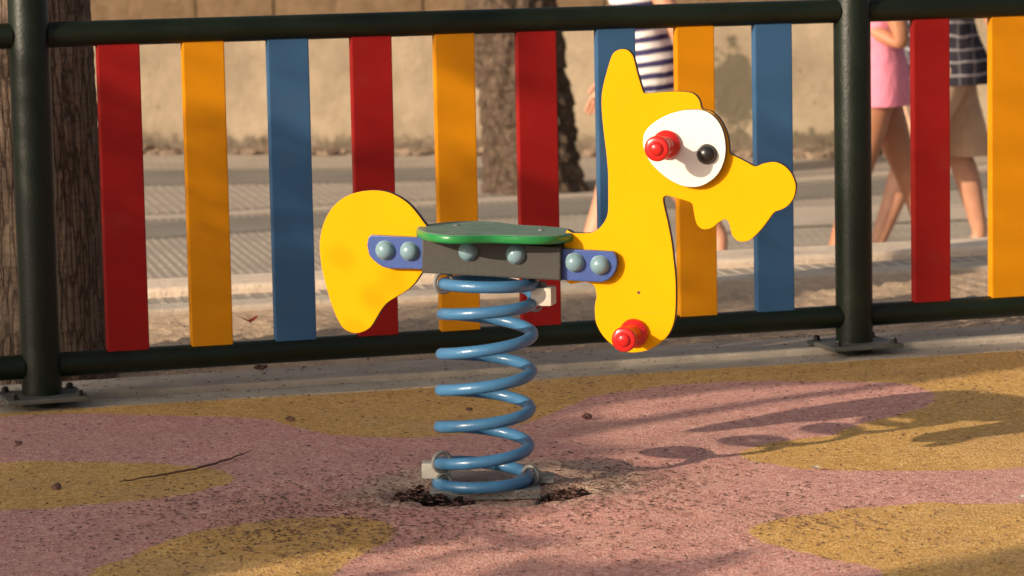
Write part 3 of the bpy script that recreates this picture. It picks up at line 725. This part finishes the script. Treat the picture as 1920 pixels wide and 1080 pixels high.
# ------------------------------------------------------------------ people walking past on the plaza
def skinmesh(verts, edges, radii, sub=2):
    me = bpy.data.meshes.new('body'); me.from_pydata([tuple(v) for v in verts], edges, [])
    o = bpy.data.objects.new('tmp', me); link(o)
    o.modifiers.new('s', 'SKIN'); 
    if not me.skin_vertices: me.attributes
    sv = me.skin_vertices[0].data
    for i, r in enumerate(radii):
        sv[i].radius = (r, r) if not isinstance(r, tuple) else r
        sv[i].use_root = (i == 0)
    m = o.modifiers.new('ss', 'SUBSURF'); m.levels = sub; m.render_levels = sub
    dg = bpy.context.evaluated_depsgraph_get(); dg.update()
    out = bpy.data.meshes.new_from_object(o.evaluated_get(dg)); bpy.data.objects.remove(o); bpy.data.meshes.remove(me)
    return out
def person(origin, label, pose, k, skin, dress):
    """pose: joints in metres, x forward is -X (walking left), y towards the camera is -Y"""
    root = empty('person', origin, label, 'person', 'people walking past behind the fence')
    V_, E_, R_ = [], [], []
    def v(p, r, par=None):
        V_.append(Vector(p)*k+origin); R_.append(r if isinstance(r, tuple) else r*k); i = len(V_)-1
        if par is not None: E_.append((par, i))
        return i
    pel = v((0, 0, .95), (.145*k, .10*k)); sp = v((0, 0, 1.08), (.125*k, .085*k), pel); ch = v((-.01, 0, 1.25), (.15*k, .10*k), sp)
    up_ = v((0, 0, 1.38), (.12*k, .075*k), ch); nk = v((-.01, 0, 1.47), .048, up_); hb = v((-.03, 0, 1.54), .062, nk); hm = v((-.035, 0, 1.62), .088, hb); ht = v((-.02, 0, 1.70), .06, hm)
    v((-.115, 0, 1.585), .016, hm)
    for s_, key in ((-1, 'near'), (1, 'far')):
        el, wr = pose['arm_'+key]
        sh = v((0, s_*.165, 1.38), .052, up_); e = v(el, .040, sh); w = v(wr, .027, e)
        d = (Vector(wr)-Vector(el)).normalized(); sd = Vector((-1, 0, 0)) if abs(d.x) < .7 else Vector((0, 0, 1))
        pm = v(Vector(wr)+d*.05, .026, w); pe = v(Vector(wr)+d*.085, .026, pm)
        for f in range(4):
            o = sd*(.027*(1.5-f)/1.5*1.0); b = Vector(wr)+d*.10+o; ln = (.068, .078, .072, .055)[f]
            j = v(b, .0095, pe); j2 = v(b+d*ln*.5+Vector((0, -s_*.006, 0)), .0085, j); v(b+d*ln+Vector((0, -s_*.02, 0)), .0075, j2)
        tb = Vector(wr)+d*.035+sd*.034; j = v(tb, .011, pm); v(tb+d*.045+sd*.014, .009, j)
        kn, an, toe = pose['leg_'+key]
        h = v((0, s_*.085, .90), .088, pel)
        th = v(Vector((0, s_*.09, .90)).lerp(Vector(kn), .5), .082, h)
        q = v(kn, .057, th); cf = v(Vector(kn).lerp(Vector(an), .32)+Vector((.016, 0, 0)), .061, q); a2 = v(an, .034, cf); bl = v(Vector(an).lerp(Vector(toe), .6), .036, a2); v(toe, .026, bl)
    body = skinmesh(V_, E_, R_)
    b = objm('body', body, skin, root, sharp=80)
    # hair: a cap over the skull
    bm = bmesh.new(); c = Vector((-.015, 0, 1.645))*k+origin
    bmesh.ops.create_uvsphere(bm, u_segments=24, v_segments=14, radius=.105*k, matrix=Matrix.Translation(c) @ Matrix.Diagonal((1.05, .92, 1.05, 1)))
    bmesh.ops.delete(bm, geom=[x for x in bm.verts if (x.co-c).x < -.05*k and (x.co-c).z < .03*k], context='VERTS'); obj('hair', bm, M['hair'], root)
    for nm, mat, rings, th in dress:
        bm = bmesh.new(); prev = None; n = 40
        dense = catmull(rings, 5, False)
        for (z, cx, cy, rx, ry) in dense:
            fold = max(0, 1.25-z)*.03
            R1 = [bm.verts.new(origin+k*Vector((cx+rx*(1+fold*math.sin(5*a+3*z+cx*9))*math.cos(a), cy+ry*(1+fold*math.sin(5*a+3*z+cx*9))*math.sin(a), z))) for a in [2*PI*i/n for i in range(n)]]
            if prev:
                for i in range(n): bm.faces.new((prev[i], prev[(i+1) % n], R1[(i+1) % n], R1[i]))
            prev = R1
        bmesh.ops.recalc_face_normals(bm, faces=bm.faces[:])
        bmesh.ops.solidify(bm, geom=bm.faces[:], thickness=th*k)
        obj(nm, bm, mat, root, sharp=80)
    return root
def at_plaza(px, d): return Vector(((px-960)/FPX*d, d, ZP))
# woman in the striped dress, walking left
person(at_plaza(1216, 13.3), 'woman in a navy and white striped short dress walking left behind the camel head',
  dict(arm_near=((.135, -.23, 1.09), (.20, -.22, .87)), arm_far=((-.06, .20, 1.10), (-.15, .16, .90)),
       leg_near=((-.15, -.08, .49), (-.29, -.08, .085), (-.44, -.08, .04)), leg_far=((.06, .08, .50), (.315, .08, .235), (.30, .08, .08))), 1.0, M['skin'],
  [('striped_dress', M['stripe'], [(.83, -.01, 0, .165, .165), (.90, .0, 0, .165, .17), (.97, .005, 0, .155, .168), (1.06, -.01, 0, .118, .145), (1.15, -.01, 0, .115, .145), (1.28, -.015, 0, .14, .175), (1.38, 0, 0, .11, .175), (1.44, -.005, 0, .07, .11)], .006)])
person(at_plaza(1652, 13.0), 'person in a bright pink short dress walking beside the right fence post',
  dict(arm_near=((.085, -.21, 1.05), (-.05, -.10, 1.12)), arm_far=((.02, .22, 1.10), (-.02, .2, .88)),
       leg_near=((-.10, -.08, .49), (-.22, -.08, .09), (-.36, -.08, .04)), leg_far=((.12, .08, .53), (.20, .08, .26), (.22, .08, .12))), .98, M['skin2'],
  [('pink_dress', M['pinkcloth'], [(.80, -.01, 0, .145, .18), (.88, 0, 0, .135, .175), (.97, 0, 0, .125, .168), (1.07, -.01, 0, .108, .148), (1.15, -.01, 0, .112, .148), (1.28, -.015, 0, .135, .175), (1.38, 0, 0, .11, .175), (1.44, -.005, 0, .07, .11)], .006)])
person(at_plaza(1775, 14.2), 'man in a dark plaid shirt and long tan shorts striding left beyond the red slat',
  dict(arm_near=((.12, -.25, 1.16), (.22, -.24, .94)), arm_far=((-.02, .25, 1.12), (-.08, .2, .92)),
       leg_near=((-.165, -.09, .50), (-.30, -.09, .085), (-.45, -.09, .04)), leg_far=((.065, .09, .49), (.175, .09, .10), (.10, .09, .03))), 1.04, M['skin'],
  [('plaid_shirt', M['plaid'], [(.77, .01, 0, .20, .20), (.86, .01, 0, .19, .195), (.98, 0, 0, .15, .185), (1.08, -.01, 0, .14, .18), (1.18, -.01, 0, .14, .18), (1.30, -.01, 0, .15, .19), (1.40, 0, 0, .11, .18), (1.46, -.005, 0, .07, .11)], .006),
   ('shorts_leg', M['tan'], [(.47, -.165, -.095, .105, .10), (.58, -.12, -.095, .112, .105), (.72, -.055, -.092, .125, .108), (.86, -.01, -.085, .135, .11), (.96, 0, -.05, .13, .10)], .006),
   ('shorts_leg', M['tan'], [(.455, .095, .095, .125, .10), (.58, .065, .095, .13, .105), (.72, .035, .092, .125, .108), (.86, .01, .085, .135, .11), (.96, 0, .05, .13, .10)], .006)])

# ------------------------------------------------------------------ litter
def litter():
    bm = bmesh.new()
    cl = [((905, 925), .20, 550), ((730, 925), .10, 300), ((1090, 915), .10, 300), ((460, 955), .11, 450), ((600, 990), .14, 450), ((1330, 975), .22, 380), ((1530, 972), .06, 120), ((300, 1010), .2, 260), ((1150, 900), .1, 260), ((1200, 960), .2, 350), ((760, 985), .14, 400)]
    P = []
    for (x, y), s, n in cl:
        c = gnd(x, y)
        for _ in range(n): P.append((c.x+random.gauss(0, s), c.y+random.gauss(0, s*1.15)))
    for _ in range(1300):
        g = gnd(random.uniform(-60, 1980), random.uniform(700, 1110)); P.append((g.x, g.y))
    for _ in range(1200):                                  # kerb and sand
        g = gnd(random.uniform(-60, 1980), random.uniform(600, 760)); P.append((g.x, g.y))
    for x, y in P:
        if y < 3: continue
        L = random.uniform(.0022, .0064)*(1.5 if random.random() < .05 else 1); w = random.uniform(.0011, .0023); h = random.uniform(.0008, .0022); a = random.uniform(0, PI) if random.random() < .5 else random.gauss(0, .5)
        oo = (Vector((x, y, 0))-KF[0]).dot(kn); z = .002 if oo < 0 else (.004 if oo < .118 else (.016 if oo < .31 else .006))
        c, s = math.cos(a), math.sin(a); v = []
        for i, j, kz in ((-1, 0, 0), (0, -1, 0), (1, .3, 0), (.1, 1, 0), (random.uniform(-.4, .4), 0, 1)):
            v.append(bm.verts.new((x+c*i*L-s*j*w, y+s*i*L+c*j*w, z+kz*h)))
        for i in range(4): bm.faces.new((v[i], v[(i+1) % 4], v[4]))
    o = obj('leaf_litter', bm, M['crumb'], None, False)
    props(o, 'tiny dark brown crumbs and plant scraps scattered over the rubber surface', 'litter', kind='stuff')
litter()
def soil():
    bm = bmesh.new()
    for poly, n in (([(730, 928), (770, 912), (840, 908), (846, 922), (884, 931), (895, 941), (850, 945), (790, 943)], 230), ([(1030, 922), (1060, 910), (1105, 914), (1095, 928), (1045, 934)], 90)):
        P = gpoly(poly); k = 0
        while k < n:
            x = random.uniform(P[:, 0].min(), P[:, 0].max()); y = random.uniform(P[:, 1].min(), P[:, 1].max())
            if sdf(np.array([x]), np.array([y]), P)[0] < 0: continue
            k += 1; r = random.uniform(.003, .008)
            mt = Matrix.Translation((x, y, random.uniform(-.022, -.004))) @ Matrix.Rotation(random.random()*6, 4, 'Z') @ Matrix.Diagonal((1.4, 1, .8, 1))
            g = bmesh.ops.create_icosphere(bm, subdivisions=1, radius=r, matrix=mt)
            for v in g['verts']: v.co += Vector((random.uniform(-1, 1), random.uniform(-1, 1), random.uniform(-1, 1)))*r*.3
    o = obj('soil_crumbs', bm, M['soil'], None, False); props(o, 'dark loose soil and torn rubber crumbs in the holes at the spring foot', 'soil', kind='stuff')
M['soil'] = paint('dark_soil', (.035, .019, .014, 1), .95, .35, .001, .3, (.07, .04, .03, 1), spec=.1)
soil()
def clod(x, y, r, label, mat='crumb', z=.004, sq=.7, nm='clod', cat='dirt clod'):
    bm = bmesh.new(); c = gnd(x, y)
    for k in range(3):
        mt = Matrix.Translation(Vector((c.x+random.uniform(-.6, .6)*r, c.y+random.uniform(-.4, .4)*r, z+r*.35*sq))) @ Matrix.Diagonal((1.2, .9, sq, 1))
        g = bmesh.ops.create_icosphere(bm, subdivisions=2, radius=r*random.uniform(.55, .9), matrix=mt)
        for v in g['verts']: v.co += Vector((mn.noise(v.co*90), mn.noise(v.co*90+Vector((5, 0, 0))), mn.noise(v.co*90+Vector((0, 7, 0)))))*r*.6
    o = obj(nm, bm, M[mat], None, False); own_origin(o, Vector((c.x, c.y, z))); props(o, label, cat)
clod(542, 791, .011, 'largest dark brown clod on the pink and ochre border left of the spring')
clod(107, 918, .008, 'dark brown clod lying alone on the left ochre island')
clod(1100, 787, .008, 'small dark clod on pink rubber right of the spring coils')
clod(880, 772, .006, 'small dark clod on the ochre band just left of the blue coils')
clod(488, 705, .010, 'dark brown clod on the concrete fence kerb', z=.016)
clod(34, 836, .006, 'tiny dark clod on the pink patch near the left fence post')
def scrap(x, y, w, h, z, label, mat, nm, cat, rot):
    bm = bmesh.new(); c = gnd(x, y); L = []
    for i in range(14):
        a = 2*PI*i/14; rr = 1+.35*math.sin(3*a+x); L.append((w*rr*math.cos(a), h*rr*math.sin(a)))
    R = Matrix.Rotation(rot, 3, 'Z')
    top = [bm.verts.new(c+R @ Vector((p, q, z+.004+.5*abs(p)+.3*abs(q)))) for p, q in L]
    mid = bm.verts.new(c+Vector((0, 0, z+.002)))
    for i in range(14): bm.faces.new((top[i], top[(i+1) % 14], mid))
    bmesh.ops.solidify(bm, geom=bm.faces[:], thickness=.0012)
    o = obj(nm, bm, M[mat]); own_origin(o, Vector((c.x, c.y, z))); props(o, label, cat)
scrap(470, 616, .022, .012, .012, 'curled red leaf on the sand behind the yellow and blue slats', 'redleaf', 'dry_leaf', 'leaf', .3)
scrap(615, 684, .010, .007, .012, 'small red leaf on the sand just below the bottom rail', 'redleaf', 'dry_leaf', 'leaf', 1.1)
scrap(1530, 885, .010, .006, .002, 'white petal on the pink rubber at the edge of the ochre tongue', 'bit', 'petal', 'petal', .1)
scrap(957, 1012, .007, .003, .002, 'white scrap on the pink rubber in front of the spring', 'bit', 'petal', 'petal', .5)
scrap(1915, 940, .007, .004, .002, 'white scrap at the right edge on pink rubber', 'bit', 'petal', 'petal', .5)
scrap(1679, 704, .004, .003, .002, 'white speck on the ochre band near the right fence post', 'bit', 'petal', 'petal', .5)
bm = bmesh.new(); tw = catmull([(225, 905), (290, 893), (345, 884), (395, 872), (440, 858), (470, 846)], 5, False)
tube(bm, [gnd(x, y, .004)+Vector((0, random.uniform(-.002, .002), random.uniform(0, .002))) for x, y in tw], [.0009+.0013*math.sin(PI*i/(len(tw)-1)) for i in range(len(tw))], 8)
o = obj('twig', bm, M['twig']); own_origin(o, gnd(350, 880)); props(o, 'thin curved dark twig lying on the pink and ochre rubber at left', 'twig')

# ------------------------------------------------------------------ unseen shade tree towards the sun, leaves laid out to cast the wanted shade
def inpoly(x, y, poly):
    c = False; n = len(poly)
    for i in range(n):
        (x1, y1), (x2, y2) = poly[i], poly[(i+1) % n]
        if (y1 > y) != (y2 > y) and x < x1+(y-y1)*(x2-x1)/(y2-y1): c = not c
    return c
LIT = [([(985, 975), (1100, 945), (1200, 915), (1330, 880), (1390, 850), (1480, 820), (1540, 800), (1600, 790), (1700, 718), (1780, 704), (1920, 692), (2200, 680), (2200, 1010), (1900, 1015), (1800, 1050), (1640, 1075), (1500, 1090), (1320, 1090), (1400, 1055), (1480, 1030), (1400, 1030), (1300, 1042), (1200, 1050), (1120, 1042), (1060, 1010)], 1.0),
       ([(1120, 770), (1250, 742), (1500, 724), (1700, 716), (1600, 795), (1390, 850), (1280, 880), (1200, 850), (1150, 810)], .93),
       ([(1000, 940), (1100, 905), (1220, 880), (1330, 870), (1330, 900), (1150, 945), (1020, 985)], .6),
       ([(640, 1068), (760, 1024), (880, 1010), (890, 1026), (760, 1050), (680, 1074)], 1.0),
       ([(690, 1098), (830, 1052), (940, 1038), (950, 1054), (880, 1078), (800, 1110)], 1.0),
       ([(420, 1078), (560, 1045), (640, 1034), (640, 1048), (560, 1068), (470, 1090)], .9)]
def shade_tree():
    C = .03; U0, V0 = -6.0, -4.0; NU, NV = 400, 260
    org = CS; lit = np.full((NU, NV), -1.0)
    def put(P, val):
        d = P-org; iu = int((d.dot(EU)-U0)/C); iv = int((d.dot(EV)-V0)/C)
        if 0 <= iu < NU and 0 <= iv < NV: lit[iu, iv] = max(lit[iu, iv], val)
    for y in range(660, 1240, 5):
        for x in range(-500, 2200, 9):
            v = 0
            for P, a in LIT:
                if inpoly(x, y, P): v = max(v, a)
            put(gnd(x, y), v)
    for y in range(-60, 760, 7):
        for x in range(-300, 2100, 9):
            P = onplane(x, y, FA, NF)
            if P.z < 0 or P.z > .9: continue
            if x < 1080: v = .22-.22*min(1, max(0, (y-100)/400))
            elif x < 1660: v = .95-.70*min(1, max(0, (y-140)/260))
            elif x < 1800: v = .55-.45*min(1, max(0, (y-200)/300))
            else: v = .85
            put(P, v)
    for y in range(80, 670, 5):
        for x in range(590, 1500, 5):
            tail = inpoly(x, y, [(590, 340), (810, 340), (810, 520), (700, 640), (590, 640)])
            head = inpoly(x, y, [(790, 395), (1060, 400), (1110, 380), (1110, 80), (1230, 80), (1330, 160), (1500, 290), (1510, 380), (1400, 470), (1290, 440), (1280, 670), (1120, 670), (1050, 530), (790, 520)])
            if tail or head: put(onplane(x, y, CS, NR), (.72-.18*min(1, max(0, (y-420)/200))) if tail and not head else 1.0)
    for y in range(520, 920, 5):
        for x in range(815, 1020, 5): put(onplane(x, y, CS, Vector((0, -1, 0))), .95 if y < 770 else .6)
    for y in range(480, 660, 6):                           # sand and kerb behind the fence
        for x in range(-100, 2000, 10):
            v = .2
            if x < 600 and y < 648: v = 1
            if y < 596-.075*(x-400): v = 1
            if x > 1480 and y < 600: v = .9
            put(gnd(x, y), v)
    D = 5.0
    base = org-SD*D; gx = base+Vector((0, 0, -base.z))
    root = empty('shade_tree', gx, 'unseen small leafy tree at left, leaves placed to shade the fence and rubber', 'tree')
    bm = bmesh.new(); cnt = 0
    cells = np.argwhere(lit >= 0)
    for iu, iv in cells:
        l = lit[iu, iv]
        nb = lit[max(0, iu-1):iu+2, max(0, iv-1):iv+2].max()
        n = (-math.log(max(l, .04))/.28)*(.8 if nb >= .93 and l < .85 else 1) if l < .97 else 0
        n = int(n)+(1 if random.random() < n-int(n) else 0)
        for _ in range(n):
            u = U0+(iu+random.random())*C; v = V0+(iv+random.random())*C
            P = base+EU*u+EV*v+SD*random.uniform(-.4, .4)
            if P.z < .35 or (P.y > -.1 and abs(P.x) < .30*P.y+.35): continue
            a = random.uniform(.011, .019); q = Vector((random.gauss(0, 1), random.gauss(0, 1), random.gauss(0, 1))).normalized()
            q = (q*.6-SD).normalized(); x, y, _z = frame(q); r = random.random()*6.28; x, y = x*math.cos(r)+y*math.sin(r), y*math.cos(r)-x*math.sin(r)
            bm.faces.new([bm.verts.new(P-x*a), bm.verts.new(P-y*a*.55), bm.verts.new(P+x*a), bm.verts.new(P+y*a*.55)]); cnt += 1
    print('leaves', cnt)
    obj('crown', bm, M['leaf'], root, False)
    bm = bmesh.new()
    tube(bm, [gx+Vector((-.9, -.1, -.1)), gx+Vector((-.85, -.1, .8)), base+Vector((-.7, -.1, .1)), base+Vector((-.5, 0, .8))], [.07, .06, .05, .02], 14)
    obj('trunk', bm, M['bark'], root)
shade_tree()

# ------------------------------------------------------------------ light, world, camera
w = bpy.data.worlds.new('World'); SC.world = w; w.use_nodes = True; nt = w.node_tree
sky = nt.nodes.new('ShaderNodeTexSky'); sky.sky_type = 'NISHITA'; sky.sun_disc = False
sky.sun_elevation = EL; sky.sun_rotation = math.atan2(-SD.x, -SD.y)
sky.dust_density = 4.5; sky.air_density = 1.0; sky.ozone_density = .6
hs = nt.nodes.new('ShaderNodeHueSaturation'); hs.inputs['Saturation'].default_value = .55
nt.links.new(sky.outputs[0], hs.inputs['Color'])
nt.links.new(hs.outputs[0], nt.nodes['Background'].inputs['Color']); nt.nodes['Background'].inputs['Strength'].default_value = .10
ld = bpy.data.lights.new('Sun', 'SUN'); ld.energy = 5.0; ld.angle = math.radians(.5); ld.color = (1, .83, .62)
sun = bpy.data.objects.new('Sun', ld); link(sun); sun.rotation_euler = SD.to_track_quat('-Z', 'Y').to_euler(); sun.location = (-10, -8, 9)
cd = bpy.data.cameras.new('Camera'); cam = bpy.data.objects.new('Camera', cd); link(cam)
cd.sensor_width = 36; cd.lens = 36*FPX/1920; cd.clip_start = .05; cd.clip_end = 400
mt = Matrix((CRT, CUP, -CF)).transposed().to_4x4(); mt.translation = CO; cam.matrix_world = mt
cd.dof.use_dof = True; cd.dof.focus_distance = 5.6; cd.dof.aperture_fstop = 10
SC.camera = cam
vs = SC.view_settings; vs.view_transform = 'Standard'; vs.look = 'None'; vs.gamma = 1; vs.exposure = 0.06
